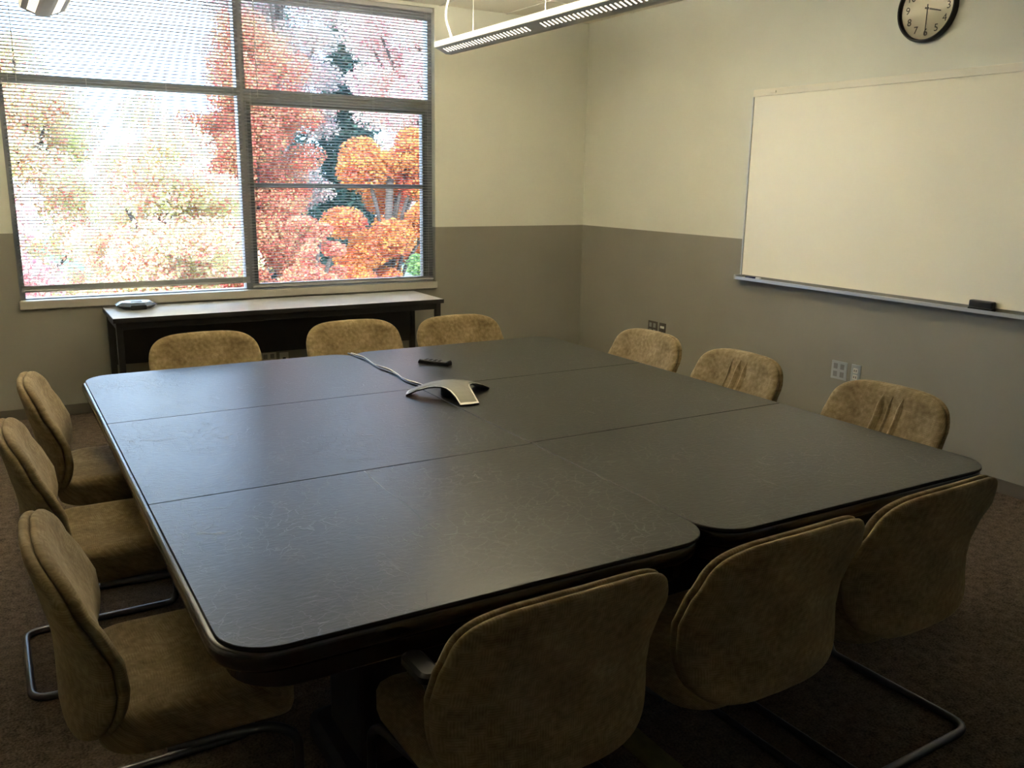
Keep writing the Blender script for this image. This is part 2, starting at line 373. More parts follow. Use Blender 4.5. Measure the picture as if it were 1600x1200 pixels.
# ceiling: slab, grid bars and lay-in tiles
ceil = tag(boxes('ceiling', [((XL - .2, .2), (YF - .2, .22), (HC + .02, HC + .3))], 'ceiling_grid'), kind='structure')
TW, TL = .61, 1.22
gx = [-.22 - TW * i for i in range(12) if -.22 - TW * i > XL]; gy = [-.62 - TL * i for i in range(8) if -.62 - TL * i > YF]
ex = [0] + gx + [XL]; ey = [0] + gy + [YF]
tile_cache = {}
for i in range(len(ex) - 1):
    for j in range(len(ey) - 1):
        x1, x0, y1, y0 = ex[i], ex[i + 1], ey[j], ey[j + 1]
        key = (round(x1 - x0, 3), round(y1 - y0, 3))
        if key not in tile_cache:
            o = boxes('ceiling_tile', [((-key[0] / 2 + .011, key[0] / 2 - .011), (-key[1] / 2 + .011, key[1] / 2 - .011), (-.016, 0))], 'ceiling_tile', ceil, bevel=.003)
            tile_cache[key] = o.data
        else: o = link(bpy.data.objects.new('ceiling_tile', tile_cache[key]), ceil)
        o.location = ((x0 + x1) / 2, (y0 + y1) / 2, HC + .019)
for x in gx: boxes('grid_bar', [((x - .0115, x + .0115), (YF, 0), (HC - .001, HC + .02))], 'ceiling_grid', ceil)
for y in gy: boxes('grid_bar', [((XL, 0), (y - .0115, y + .0115), (HC, HC + .02))], 'ceiling_grid', ceil)

# ------------------------------------------------------------------ window
win = empty('window_1', (WX0, .09, WZ0), 0, 'wide grey metal framed window with five panes above the sill', None, kind='structure')
def wpart(name, b, mat, bevel=.003):
    (x0, x1), (y0, y1), (z0, z1) = b
    L = win.location
    return boxes(name, [((x0 - L.x, x1 - L.x), (y0 - L.y, y1 - L.y), (z0 - L.z, z1 - L.z))], mat, win, bevel)
FY = (.06, .14)
wpart('jamb', ((WX0, -4.53), FY, (WZ0, WZ1)), 'frame_metal')
wpart('jamb', ((-1.525, WX1), FY, (WZ0, WZ1)), 'frame_metal')
wpart('head', ((-4.53, -1.525), FY, (2.885, WZ1)), 'frame_metal')
wpart('bottom_rail', ((-4.53, -1.525), FY, (WZ0, .822)), 'frame_metal')
wpart('mullion', ((-3.05, -2.985), (.055, .145), (.822, 2.885)), 'frame_metal')
wpart('transom', ((-4.53, -3.05), FY, (2.222, 2.28)), 'frame_metal')
wpart('transom', ((-2.985, -1.525), FY, (2.192, 2.272)), 'frame_metal')
# opening sash on the right: dark frame with a middle bar
sash = wpart('sash_frame', ((-2.985, -2.953), (.068, .13), (.822, 2.192)), 'sash_metal')
for nm, b in (('sash_frame', ((-1.573, -1.525), (.068, .13), (.822, 2.192))), ('sash_rail', ((-2.953, -1.573), (.068, .13), (2.162, 2.192))),
              ('sash_rail', ((-2.953, -1.573), (.068, .13), (.822, .850)))):
    wpart(nm, b, 'sash_metal')
wpart('sash_bar', ((-2.953, -1.573), (.072, .125), (1.57, 1.605)), 'frame_metal')
for x in (-2.703, -1.81):
    wpart('latch', ((x - .018, x + .018), (.045, .068), (.832, .862)), 'black_plastic', .005)
    wpart('latch_arm', ((x - .10, x - .018), (.052, .066), (.843, .852)), 'frame_metal', .002)
for b in (((-4.53, -3.05), (.822, 2.222)), ((-4.53, -3.05), (2.28, 2.885)), ((-2.985, -1.525), (2.272, 2.885)), ((-2.953, -1.573), (.85, 1.57)), ((-2.953, -1.573), (1.605, 2.162))):
    wpart('pane', (b[0], (.098, .102), b[1]), 'pane', 0)
wpart('window_sill', ((WX0 - .008, WX1 + .008), (-.022, -.0005), (.757, .815)), 'sill', .006)
wpart('sill_board', ((WX0 + .001, WX1 - .001), (-.0005, .06), (WZ0 + .001, .815)), 'sill', .002)

# ------------------------------------------------------------------ venetian blinds
def slat_mesh(x0, x1):
    """slightly crowned strip, 25 mm deep"""
    V = []; Fc = []
    for k in range(5):
        u = k / 4; y = -.0125 + .025 * u; z = .0022 * (1 - (2 * u - 1) ** 2)
        for x in (x0, x1): V += [(x, y, z), (x, y, z - .0007)]
    for k in range(4):
        a = 4 * k; c = a + 4
        Fc += [(a, a + 2, c + 2, c), (a + 1, c + 1, c + 3, a + 3), (a, c, c + 1, a + 1), (a + 2, a + 3, c + 3, c + 2)]
    Fc += [(0, 1, 3, 2), (16, 18, 19, 17)]
    o = mesh_obj('slat', V, Fc, 'slat', None, True)
    return o
def blind(x0, x1, zb, label, sag):
    YB = .024
    root = empty('window_blind', ((x0 + x1) / 2, YB, zb), 0, label, 'blind', 'venetian blinds at the window')
    hx = (x1 - x0) / 2; H = WZ1 - zb
    boxes('headrail', [((-hx, hx), (-.018, .018), (H - .034, H - .002))], 'blind_rail', root, .003)
    br = boxes('bottom_rail', [((-hx, hx), (-.013, .013), (0, .016))], 'blind_rail', root, .004)
    pitch = .0215; z = H - .05; s0 = None
    floor_z = .030 if sag else .022
    while z > floor_z:
        if s0 is None:
            s0 = slat_mesh(-hx + .004, hx - .004); s = s0; s.parent = root
        else: s = link(bpy.data.objects.new('slat', s0.data), root)
        s.location = (0, 0, z); s.rotation_euler = (math.radians(random.uniform(-10.5, -7.5)), math.radians(random.uniform(-.03, .03)), 0)
        z -= pitch
    for k in range(8 if sag else 4):   # bunched slats resting on the bottom rail
        s = link(bpy.data.objects.new('slat', s0.data), root); s.location = (0, 0, .0185 + k * .0033)
    for u in (-.93, -.33, .33, .93):
        for dy in (-.0135, .0135):
            tube('ladder_cord', [(u * hx, dy, .01), (u * hx, dy, H - .03)], .0007, 'cord_white', root, 4)
    tube('tilt_wand', [(-hx + .10, -.02, H - .04), (-hx + .10, -.024, H - .75)], .0035, 'cord_white', root, 6)
    return root
bl = blind(-4.552, -3.028, .868, 'grey slatted blind whose bottom rail hangs just above the sill', True)
tube('pull_cord', [(-.74, -.018, .01), (-.45, -.02, -.012), (-.05, -.02, -.020), (.35, -.018, -.010), (.70, -.016, .012)], .0016, 'black_plastic', bl, 5)
blind(-3.014, -1.502, .829, 'grey slatted blind lowered right down over the opening sash', False)

# ------------------------------------------------------------------ outdoors
tag(boxes('ground', [((-60, 60), (.5, 90), (-4.6, -4.5))], 'lawn'), 'grassy ground outside below the window', kind='structure')
def leaf_cloud(name, centres, n, size, mat, parent, rng, flat=.0):
    """n leaf quads spread over ellipsoid clumps [(c, (rx,ry,rz))]"""
    w8 = np.array([r[0] * r[1] * r[2] for c, r in centres]) ** .67; w8 = w8 / w8.sum()
    idx = rng.choice(len(centres), n, p=w8)
    C_ = np.array([c for c, r in centres])[idx]; R_ = np.array([r for c, r in centres])[idx]
    d = rng.normal(size=(n, 3)); d /= np.linalg.norm(d, axis=1)[:, None]
    rad = rng.random(n) ** .42
    pos = C_ + d * R_ * rad[:, None]
    a = rng.normal(size=(n, 3)); a[:, 2] *= (1 - flat); a /= np.linalg.norm(a, axis=1)[:, None]
    b = np.cross(a, rng.normal(size=(n, 3))); b /= np.linalg.norm(b, axis=1)[:, None]
    s = size * (.6 + .8 * rng.random(n))[:, None]
    V = np.empty((n, 4, 3)); V[:, 0] = pos - a * s; V[:, 1] = pos + b * s * .62; V[:, 2] = pos + a * s; V[:, 3] = pos - b * s * .62
    me = bpy.data.meshes.new(name); me.vertices.add(4 * n); me.vertices.foreach_set('co', V.reshape(-1))
    me.loops.add(4 * n); me.loops.foreach_set('vertex_index', np.arange(4 * n)); me.polygons.add(n)
    me.polygons.foreach_set('loop_start', np.arange(0, 4 * n, 4)); me.polygons.foreach_set('loop_total', np.full(n, 4)); me.update(calc_edges=True)
    me.materials.append(MATS[mat])
    o = link(bpy.data.objects.new(name, me), parent); o['kind'] = 'stuff'
    return o
def tree(name, x, y, h, spread, zc, nclump, nleaf, mat, label, size=.085, seed=1, cat='tree', group='trees outside the window'):
    rng = np.random.default_rng(seed)
    root = empty(name, (x, y, -4.5), 0, label, cat, group)
    cl = []
    for k in range(nclump):
        d = rng.normal(size=3); d /= np.linalg.norm(d); q = rng.random() ** .45
        c = (spread * .82 * q * d[0], spread * .82 * q * d[1], zc + (h - zc) * .9 * q * d[2])
        rr = spread * (.13 + .16 * rng.random())
        cl.append((c, (rr * 1.25, rr * 1.25, rr * (.7 + .4 * rng.random()))))
    tube('trunk', [(0, 0, 0), (.1, .05, zc * .4), (-.05, .1, zc * .8), (.05, 0, h * .80)], .075, 'bark', root, 8)
    for k in range(0, nclump, max(2, nclump // 14)):
        c = cl[k][0]; tube('branch', [(0, 0, max(.8, c[2] * .7)), (c[0] * .5, c[1] * .5, c[2] * .88), c], .035, 'bark', root, 5)
    leaf_cloud('foliage', cl, nleaf, size, mat, root, rng)
    return root
def conifer(name, x, y, h, rb, n, label, seed):
    rng = np.random.default_rng(seed)
    root = empty(name, (x, y, -4.5), 0, label, 'tree', 'trees outside the window')
    tube('trunk', [(0, 0, 0), (0, 0, h * .97)], .14, 'bark', root, 8)
    cl = []
    nl = 16
    for k in range(nl):
        z = h * (.12 + .86 * k / nl); r = rb * (1 - (z / h) ** 1.25) + .12
        for j in range(5):
            a = j * 1.2566 + k * .7; cl.append(((r * .55 * math.cos(a), r * .55 * math.sin(a), z), (r * .55, r * .55, h / nl * .75)))
    leaf_cloud('foliage', cl, n, .07, 'needle', root, rng, .6)
    return root
tree('maple_tree', -5.5, 9.0, 7.3, 1.75, 4.5, 90, 60000, 'leaf_glare', 'yellow and rose leaved tree with painted glare outside left pane', .034, 3)
tree('maple_tree', -2.35, 7.6, 7.6, 1.5, 4.7, 100, 72000, 'leaf_mixed', 'lime green and pink leaved maple outside left pane', .032, 5)
tree('maple_tree', .3, 12.4, 9.6, 1.75, 5.8, 110, 90000, 'leaf_red', 'red and pink leaved maple behind the opening sash', .036, 8)
tree('maple_tree', 1.85, 9.0, 7.8, 1.35, 4.9, 44, 60000, 'leaf_orange', 'orange and golden leaved maple behind the opening sash', .034, 11)
tree('maple_tree', -.62, 6.3, 6.0, .8, 4.4, 50, 38000, 'leaf_red', 'small crimson maple close outside the opening sash', .026, 17)
tree('maple_tree', 4.6, 13.6, 13.0, 1.9, 8.6, 90, 66000, 'leaf_glare', 'tall pink leaved tree with painted haze above the orange maple', .040, 23)
tree('maple_tree', 2.6, 18.2, 13.2, 2.0, 8.8, 80, 46000, 'leaf_dusky', 'tall russet tree rising behind the red maple', .046, 61)
tree('maple_tree', -8.4, 15.8, 9.2, 2.1, 5.6, 70, 44000, 'leaf_glare', 'thin rose leaved tree with painted glare far outside left pane', .042, 29)
tree('maple_tree', -4.0, 15.4, 10.0, 2.0, 6.0, 90, 60000, 'leaf_mixed', 'broad lime and rose leaved tree beyond the left pane', .040, 53)
conifer('conifer_tree', 4.3, 26.0, 17.5, 2.4, 46000, 'dark blue green conifer standing behind the russet tree', 31)
conifer('conifer_tree', 5.3, 20.5, 12.6, 1.9, 44000, 'dark conifer standing behind the orange maple', 37)
conifer('conifer_tree', 7.3, 16.8, 10.0, 1.4, 34000, 'short dark conifer behind the tall pink tree', 39)
tree('leafy_shrub', 1.15, 5.9, 5.05, .8, 3.8, 40, 24000, 'leaf_green', 'dark green shrub low outside the opening sash', .028, 43, 'shrub', 'shrubs outside the window')
tree('leafy_shrub', -1.4, 3.9, 5.0, .5, 3.8, 24, 14000, 'leaf_green', 'green shrub beside the small crimson maple', .024, 47, 'shrub', 'shrubs outside the window')

# ------------------------------------------------------------------ conference tables
X0, XM, X1 = -4.403, -3.122, -1.867
Y0, Y1 = -5.134, -2.326
HT = .745
S1, S2 = -4.188, -3.232
def conf_table(x0, x1, el, er, label):
    """el / er: how far the wood moulding stands out beyond the pads at the left and right long edge"""
    root = empty('conference_table', ((x0 + x1) / 2, (Y0 + Y1) / 2, 0), 0, label, 'table', 'conference tables pushed together')
    hx = (x1 - x0) / 2; hy = (Y1 - Y0) / 2
    o = rrect(-hx - el, hx + er, -hy + .001, hy - .001, (.125,) * 4, 10)
    slab('tabletop', o, [(.676, .03), (.682, .014), (.694, .006), (.708, .001), (.722, 0), (.731, .002), (.7345, .006), (.7368, .012)], 'mahogany', root, True)
    o2 = rrect(-hx + .03, hx - .03, -hy + .03, hy - .03, (.12,) * 4, 8)
    slab('apron', o2, [(.628, .006), (.634, 0), (.672, 0), (.676, .004)], 'mahogany', root)
    for s in (-1, 1):
        p_ = slab('pedestal', rrect(-.20, .20, s * .80 - .16, s * .80 + .16, (.05,) * 4, 5), [(.05, 0), (.632, 0)], 'pedestal_dark', root)
        slab('foot', rrect(-.26, .26, s * .80 - .20, s * .80 + .20, (.06,) * 4, 5), [(0, 0), (.045, 0), (.055, .02)], 'pedestal_dark', root)
    boxes('stretcher', [((-.03, .03), (-.70, .70), (.10, .22))], 'mahogany', root, .006)
    return root
TABL = conf_table(X0, XM, .016, -.0006, 'dark wood conference table nearest the window light with vinyl pads on top')
TABR = conf_table(XM, X1, -.0006, -.002, 'dark wood conference table alongside the whiteboard wall')
TABL['label'] = 'dark wood conference table whose bright edge faces the left row of chairs'
def pad(x0, x1, y0, y1, corners, label):
    R = .118
    root_c = ((x0 + x1) / 2, (y0 + y1) / 2)
    g = .0016
    o = rrect(x0 + g - root_c[0], x1 - g - root_c[0], y0 + g - root_c[1], y1 - g - root_c[1], tuple(R if c else .004 for c in corners), 10)
    p_ = slab('table_pad', o, [(0, .0), (.0068, 0), (.0082, .0016)], ['vinyl_pad', 'matte_black'])
    for f in p_.data.polygons: f.material_index = 1 if f.normal.z < .3 else 0
    p_.location = (*root_c, .7369)
    return tag(p_, label, 'table pad', 'vinyl pads covering the conference tables')
PL = [pad(X0, XM, S2 - .001, Y1, (0, 0, 1, 1), 'grey vinyl table pad with the two cords at its edge by the window'),
      pad(X0, XM, S1, S2 - .001, (0, 0, 0, 0), 'middle grey vinyl pad of the table by the left row of chairs'),
      pad(X0, XM, Y0, S1, (1, 1, 0, 0), 'grey vinyl table pad with a long white scratch')]
PR = [pad(XM, X1, S2 + .008, Y1, (0, 0, 1, 1), 'grey vinyl table pad carrying the black remote control'),
      pad(XM, X1, S1 + .012, S2 + .008, (0, 0, 0, 0), 'middle grey vinyl pad of the table by the whiteboard'),
      pad(XM, X1, Y0, S1 + .012, (1, 1, 0, 0), 'grey vinyl table pad reaching the corner by the whiteboard wall')]
# the white scratch, a slightly raised split in the vinyl
pp = PL[2]; L = pp.location
sc = [(-3.757, -4.195), (-3.765, -4.40), (-3.758, -4.55), (-3.766, -4.66), (-3.763, -4.75)]
V = []; Fc = []
for i, (x, y) in enumerate(sc):
    wd = .0022 * (1 - i / 4.2)
    V += [(x - wd - L.x, y - L.y, .0081), (x - L.x, y - L.y, .0089), (x + wd - L.x, y - L.y, .0081)]
for i in range(4): a = 3 * i; Fc += [(a, a + 1, a + 4, a + 3), (a + 1, a + 2, a + 5, a + 4)]
mesh_obj('scratch', V, Fc, 'vinyl_scratch', pp)

# ------------------------------------------------------------------ chairs
def outline(W, zt, zb, n=64):
    pts = []; zc = (zt + zb) / 2; hh = (zt - zb) / 2
    for k in range(n):
        a = 2 * math.pi * k / n; c, s = math.cos(a), math.sin(a)
        e = 4.78 if s > 0 else 4.12
        x = math.copysign(abs(c) ** (2 / e), c); z = math.copysign(abs(s) ** (2 / e), s)
        wid = W * (1 - .0337 * max(0, -z) - .02 * max(0, z))
        pts.append((x * wid, zc + z * hh + (.012 * (1 - x * x) if s > 0 else 0)))
    return pts, zc
BW, BT, BB = .2874, .8424, .4006
def back_y(a, z):
    t = (z - BB) / (BT - BB)
    return -.218 - .0037 * t - .1203 * max(0, t - .4) ** 2 + .0434 * math.sin(math.pi * min(1, max(0, t) * 1.3)) + .0455 * (abs(a) / BW) ** 2.3 * (1 - .2026 * t)
def bulge(a, z):
    t = max(0, (z - BB) / (BT - BB))
    return .036 * math.sin(math.pi * min(1, t * 1.25)) * max(0, 1 - (abs(a) / BW) ** 2.5)
def back_pad(name, side, mat, parent, thick):
    """one of the two upholstered shells; side=+1 faces the sitter, -1 the outside"""
    ol, zc = outline(BW, BT, BB)
    prof = [(.003, .004), (0.0, .010), (.001, .016), (.006, .0215), (.016, thick * .86), (.03, thick * .95), (.06, thick), (.11, thick * 1.02), (.19, thick * 1.03)]
    R = []
    base = [(.020, .0008), (.010, .001)] + prof
    for ins, off in base:
        ring = []
        for x, z in ol:
            d = math.hypot(x, z - zc); k = max(0, (d - ins) / d)
            xx = x * k; zz = zc + (z - zc) * k
            ring.append((xx, back_y(xx, zz) + side * off - (bulge(xx, zz) if side < 0 and ins > .004 else 0), zz))
        R.append(ring)
    last = R[-1]
    for k in (.75, .5, .25, .04):
        R.append([(x * k, back_y(x * k, zc + (z - zc) * k) + side * thick * 1.03 - (bulge(x * k, zc + (z - zc) * k) if side < 0 else 0), zc + (z - zc) * k) for x, y, z in last])
    # back face of the shell stays in the joint plane
    inner = [[(x * .5, back_y(x * .5, zc + (z - zc) * .5) + side * .0008, zc + (z - zc) * .5) for x, z in ol]]
    return rings(name, inner + R, mat, parent, True)
def seat_mesh(parent):
    o = rrect(-.252, .252, -.182, .275, (.11, .11, .085, .085), 9)
    cx, cy = 0, .0465
    R = []
    for z, i in ((.366, .055), (.362, .02), (.372, .006), (.395, 0), (.425, 0), (.444, .007), (.455, .022), (.461, .05), (.462, .10), (.458, .17)):
        ring = []
        for x, y in o:
            hx = .252; hy = .2285
            xx = x * (1 - i / hx); yy = cy + (y - cy) * (1 - i / hy)
            ring.append((xx, yy, z - .030 * max(0, (yy - .16) / .115) ** 2 + .020 * (abs(xx) / .252) ** 2 * (1 if z > .4 else 0)))
        R.append(ring)
    return rings('seat', R, 'fabric_seat', parent, True)
def make_chair(label, group):
    root = empty('upholstered_chair', (0, 0, 0), 0, label, 'chair', group)
    seat_mesh(root)
    back_pad('backrest', 1, 'fabric_back', root, .034)
    back_pad('back_shell', -1, 'fabric_back', root, .030)
    r = .0125; hw = .245
    tube('sled_frame', [(-hw + .03, -.04, .352), (-hw, .20, .348), (-hw, .262, .30), (-hw, .262, .05), (-hw, .245, r), (-hw, -.27, r), (hw, -.27, r), (hw, .245, r), (hw, .262, .05), (hw, .262, .30), (hw, .20, .348), (hw - .03, -.04, .352)],
         r, 'chrome_dark', root, 10, False, .06)
    boxes('seat_plate', [((-.17, .17), (-.10, .17), (.352, .366))], 'frame_black', root, .004)
    tube('back_bracket', [(-.12, -.05, .352), (-.12, -.175, .36), (-.12, -.188, .50)], .010, 'frame_black', root, 6, False, .05)
    tube('back_bracket', [(.12, -.05, .352), (.12, -.175, .36), (.12, -.188, .50)], .010, 'frame_black', root, 6, False, .05)
    return root
def dup(root, label, group):
    r = root.copy(); COL.objects.link(r); r['label'] = label; r['group'] = group
    for ch in root.children:
        c = ch.copy(); COL.objects.link(c); c.parent = r
        for g in ch.children:
            d = g.copy(); COL.objects.link(d); d.parent = c
    return r
D = math.radians
GW, GR, GF, GL = 'chairs on the window side of the table', 'chairs along the whiteboard wall', 'chairs with their backs to the room', 'chairs along the left edge of the table'
CH = [
 (-3.787, -2.230, 181.3, 'tan upholstered chair before the speaker puck end of the side table', GW),
 (-2.955, -2.180, 180.2, 'tan upholstered chair behind the cords, in the middle of the window row', GW),
 (-2.313, -2.263, 181.4, 'tan upholstered chair at the bare wall end of the window row', GW),
 (-1.858, -2.998, 88.9, 'smooth tan upholstered chair below the brown wall plate', GR),
 (-1.842, -3.680, 88.8, 'tan upholstered chair with two tucks, middle of the whiteboard row', GR),
 (-1.812, -4.496, 88.9, 'tan upholstered chair with two tucks below the steel wall plates', GR),
 (-3.761, -5.129, 1.3, 'tan upholstered chair with black armrests, its back to the room', GF),
 (-3.105, -5.129, 1.4, 'tan upholstered chair between the armchair and the corner chair', GF),
 (-2.482, -5.103, 1.5, 'tan upholstered chair at the table corner nearest the whiteboard', GF),
 (-4.385, -2.790, -94.2, 'tan upholstered chair at the left table edge closest to the window', GL),
 (-4.474, -3.553, -89.8, 'tan upholstered chair in the middle of the left table edge', GL),
 (-4.438, -4.552, -89.6, 'tan upholstered chair at the rounded table corner by the scratched pad', GL),
]
first = None; CHAIRS = []
for x, y, a, lab, g in CH:
    c = make_chair(lab, g) if first is None else dup(first, lab, g)
    if first is None: first = c
    c.location = (x, y, 0); c.rotation_euler = (0, 0, D(a)); CHAIRS.append(c)
# fabric tucks in two of the backrests
def tuck(chair, x0, x1, w):
    V = []; Fc = []; n = 14
    for i in range(n):
        t = i / (n - 1); z = .52 + (.818 - .52) * t; x = x0 + (x1 - x0) * t + .004 * math.sin(t * 9)
        ww = w * min(1, t * 6 + .1) * min(1, (1 - t) * 5 + .12)
        yb = back_y(x, z) + .0343
        V += [(x - ww * 1.7, yb - .004, z), (x - ww * .3, yb + ww * .95, z), (x + ww * .25, yb + ww * .9, z), (x + ww * .5, yb - .006, z)]
    for i in range(n - 1):
        a = 4 * i
        for q in range(3): Fc.append((a + q, a + q + 1, a + q + 5, a + q + 4))
    return mesh_obj('fabric_tuck', V, Fc, 'fabric_back', chair, True)
for ci, tk in ((4, ((.030, .000, .016), (-.025, -.045, .014), (.080, .050, .008))), (5, ((.055, .030, .017), (-.040, -.065, .015), (.005, -.015, .008)))):
    for x0, x1, w_ in tk: tuck(CHAIRS[ci], x0, x1, w_)
# armrests of the armchair
arm = CHAIRS[6]
for s in (-1, 1):
    A = slab('armrest', rrect(s * .262 - .026, s * .262 + .026, -.125, -.005, (.022,) * 4, 6), [(.640, .006), (.645, 0), (.660, 0), (.666, .008)], 'black_plastic', arm, False)
    tube('arm_bracket', [(s * .262, -.08, .642), (s * .258, -.11, .60), (s * .250, -.135, .58)], .010, 'frame_black', arm, 8, False, .02)

# ------------------------------------------------------------------ side table under the window
st = empty('side_table', (-2.89, -.315, 0), 0, 'long narrow dark side table standing under the window', 'table')
hx = 1.18
boxes('tabletop', [((-hx, hx), (-.285, .285), (.722, .748))], 'dark_laminate', st, .003)
boxes('edge_band', [((-hx - .002, hx + .002), (-.287, -.2845), (.716, .7465))], 'side_table_metal', st, .001)
boxes('edge_band', [((hx - .0005, hx + .002), (-.2845, .285), (.716, .7465))], 'side_table_metal', st, .001)
boxes('edge_band', [((-hx - .002, -hx + .0005), (-.2845, .285), (.716, .7465))], 'side_table_metal', st, .001)
boxes('apron', [((-hx + .02, hx - .02), (-.262, -.240), (.668, .722))], 'side_table_metal', st, .002)
boxes('apron', [((-hx + .02, hx - .02), (.235, .255), (.668, .722))], 'side_table_metal', st, .002)
for s in (-1, 1):
    boxes('apron', [((s * (hx - .03) - .01, s * (hx - .03) + .01), (-.24, .235), (.668, .722))], 'side_table_metal', st, .002)
    for y in (-.245, .24):
        boxes('leg', [((s * (hx - .035) - .02, s * (hx - .035) + .02), (y - .02, y + .02), (0, .722))], 'side_table_metal', st, .003)
boxes('modesty_panel', [((-hx + .055, hx - .055), (.225, .237), (.345, .668))], 'modesty', st, .002)
# speaker puck
pk = empty('speaker_puck', (-3.868, -.15, .748), 0, 'black and silver octagonal speaker puck on the side table', 'speaker')
def octa(r, z, sx=1.0, rot=22.5): return [(r * sx * math.cos(D(rot + 45 * k)), r * math.sin(D(rot + 45 * k)), z) for k in range(8)]
rings('housing', [octa(.095, 0), octa(.105, .006), octa(.142, .024)], 'black_plastic', pk, False)
rings('top_cover', [octa(.142, .024), octa(.142, .028), octa(.104, .046), octa(.09, .048)], 'puck_silver', pk, False)
boxes('front_panel', [((-.052, .052), (-.136, -.098), (.004, .036))], 'black_plastic', pk, .006)
boxes('keypad', [((-.035, .035), (-.05, .05), (.0475, .050))], 'black_plastic', pk, .002)

# ------------------------------------------------------------------ conference phone
ph = empty('conference_phone', (-3.050, -3.413, .7453), 0, 'three-legged grey conference phone on the table seam', 'phone')
def star(scale=1.0, inset=0.0):
    pts = []
    ang = [math.atan2(-3.300 + 3.413, -3.225 + 3.050), math.atan2(-3.595 + 3.413, -3.066 + 3.050), math.atan2(-3.345 + 3.413, -2.862 + 3.050)]
    ang = sorted(ang)
    out = []
    for i, a in enumerate(ang):
        hw = .043 - inset; R = .195 - inset
        d = Vector((math.cos(a), math.sin(a))); n = Vector((-d.y, d.x))
        nx = ang[(i + 1) % 3] + (2 * math.pi if i == 2 else 0); mid = (a + nx) / 2
        for q in (.145, .095): pass
        leg = [d * .10 - n * hw * 1.12, d * .15 - n * hw, d * R - n * hw, d * (R + .004), d * R + n * hw, d * .15 + n * hw, d * .10 + n * hw * 1.12]
        c = Vector((math.cos(mid), math.sin(mid))) * (.068 - inset)
        out += leg
        d2 = Vector((math.cos(nx), math.sin(nx))); n2 = Vector((-d2.y, d2.x))
        p0 = leg[-1]; p2 = d2 * .10 - n2 * hw * 1.12
        for k in (1, 2, 3):
            u = k / 4; out.append(p0 * (1 - u) ** 2 + c * 2 * u * (1 - u) * .93 + p2 * u * u)
    return out
def ph_z(p):
    r = p.length; t = min(1, r / .195)
    return .052 * (1 - t ** 2.0) ** .9 + .006 if t < 1 else .006
so = star(); si = star(inset=.006)
def dome(name, o, lift, mat, thick):
    Rg = []
    for s in (1, .9, .78, .62, .45, .25, .08): Rg.append([(p.x * s, p.y * s, ph_z(p * s) + lift) for p in o])
    low = [[(p.x * s, p.y * s, max(0.0, ph_z(p * s) + lift - thick)) for p in o] for s in (.08, .25, .45, .62, .78, .9, 1)]
    return rings(name, low + Rg, mat, ph, False)
dome('shell_underside', so, 0, 'matte_black', .006)
dome('trim', so, .0012, 'phone_trim', .0012)
dome('top_cover', si, .0022, 'phone_top', .0010)
slab('base_pod', [(.05 * math.cos(k * .2618), .05 * math.sin(k * .2618)) for k in range(24)], [(0, .004), (.004, 0), (.04, 0)], 'matte_black', ph)
# cords and remote
zc_ = .7453
def cord(name, pts, r, mat, label):
    Q = [Vector((*p, zc_ + r + (.0005 if r < .003 else 0))) for p in pts]
    # Catmull-Rom
    P = []
    for i in range(len(Q) - 1):
        a, b, c, d = Q[max(0, i - 1)], Q[i], Q[i + 1], Q[min(len(Q) - 1, i + 2)]
        for k in range(6):
            t = k / 6; P.append(.5 * ((2 * b) + (c - a) * t + (2 * a - 5 * b + 4 * c - d) * t * t + (3 * b - 3 * c + d - a) * t ** 3))
    P.append(Q[-1])
    return tag(tube(name, P, r, mat, None, 7), label, 'cord', 'cords leading to the phone')
cord('phone_cord', [(-3.112, -2.345), (-3.094, -2.46), (-3.100, -2.56), (-3.112, -2.68), (-3.092, -2.80), (-3.098, -2.92), (-3.112, -3.04), (-3.094, -3.14), (-3.088, -3.22)], .0030, 'cord_white', 'white cord running along the seam to the phone')
cord('phone_cord', [(-3.130, -2.345), (-3.122, -2.48), (-3.112, -2.58), (-3.122, -2.70), (-3.124, -2.80), (-3.110, -2.94), (-3.124, -3.06), (-3.122, -3.14), (-3.112, -3.22)], .0036, 'black_plastic', 'black cord running beside the white cord on the table')
rc = empty('remote_control', (-2.832, -2.785, zc_), math.atan2(-.134, .092), 'small black remote control lying beyond the conference phone', 'remote')
R_ = []
for x, h in ((-.085, .010), (-.080, .020), (0, .018), (.070, .019), (.082, .024), (.086, .018)):
    R_.append([(x, -.022, 0), (x, .022, 0), (x, .022, h * .8), (x, .016, h), (x, -.016, h), (x, -.022, h * .8)])
rings('casing', R_, 'black_plastic', rc, False)
for i in range(4):
    for j in (-1, 1): boxes('button', [((-.055 + i * .026, -.041 + i * .026), (j * .008 - .005, j * .008 + .005), (.0180, .0205))], 'matte_black', rc, .001)

# ------------------------------------------------------------------ whiteboard wall
WY0, WY1, WBT, WBB = -2.043, -4.483, 2.253, 1.004
wbd = empty('whiteboard', (0, (WY0 + WY1) / 2, WBB), 0, 'large whiteboard in a thin aluminium frame on the right wall', 'whiteboard')
hy = (WY0 - WY1) / 2; hh = WBT - WBB
boxes('board', [((-.016, -.0005), (-hy + .008, hy - .008), (.008, hh - .01))], 'whiteboard', wbd, .001)
boxes('top_rail', [((-.022, -.0005), (-hy, hy), (hh - .012, hh + .034))], 'pale_rail', wbd, .003)
for s in (-1, 1): boxes('side_frame', [((-.022, -.0005), (s * hy - .006, s * hy + .006), (0, hh - .012))], 'aluminium', wbd, .002)
boxes('map_clip', [((-.030, -.022), (hy - .21, hy - .16), (hh + .002, hh + .018))], 'pale_rail', wbd, .002)
R_ = []
for y in (-hy, hy):
    R_.append([(-.0005, y, -.0115), (-.020, y, -.012), (-.060, y, -.012), (-.066, y, -.004), (-.072, y, -.004), (-.072, y, -.024), (-.03, y, -.022), (-.0005, y, -.016)])
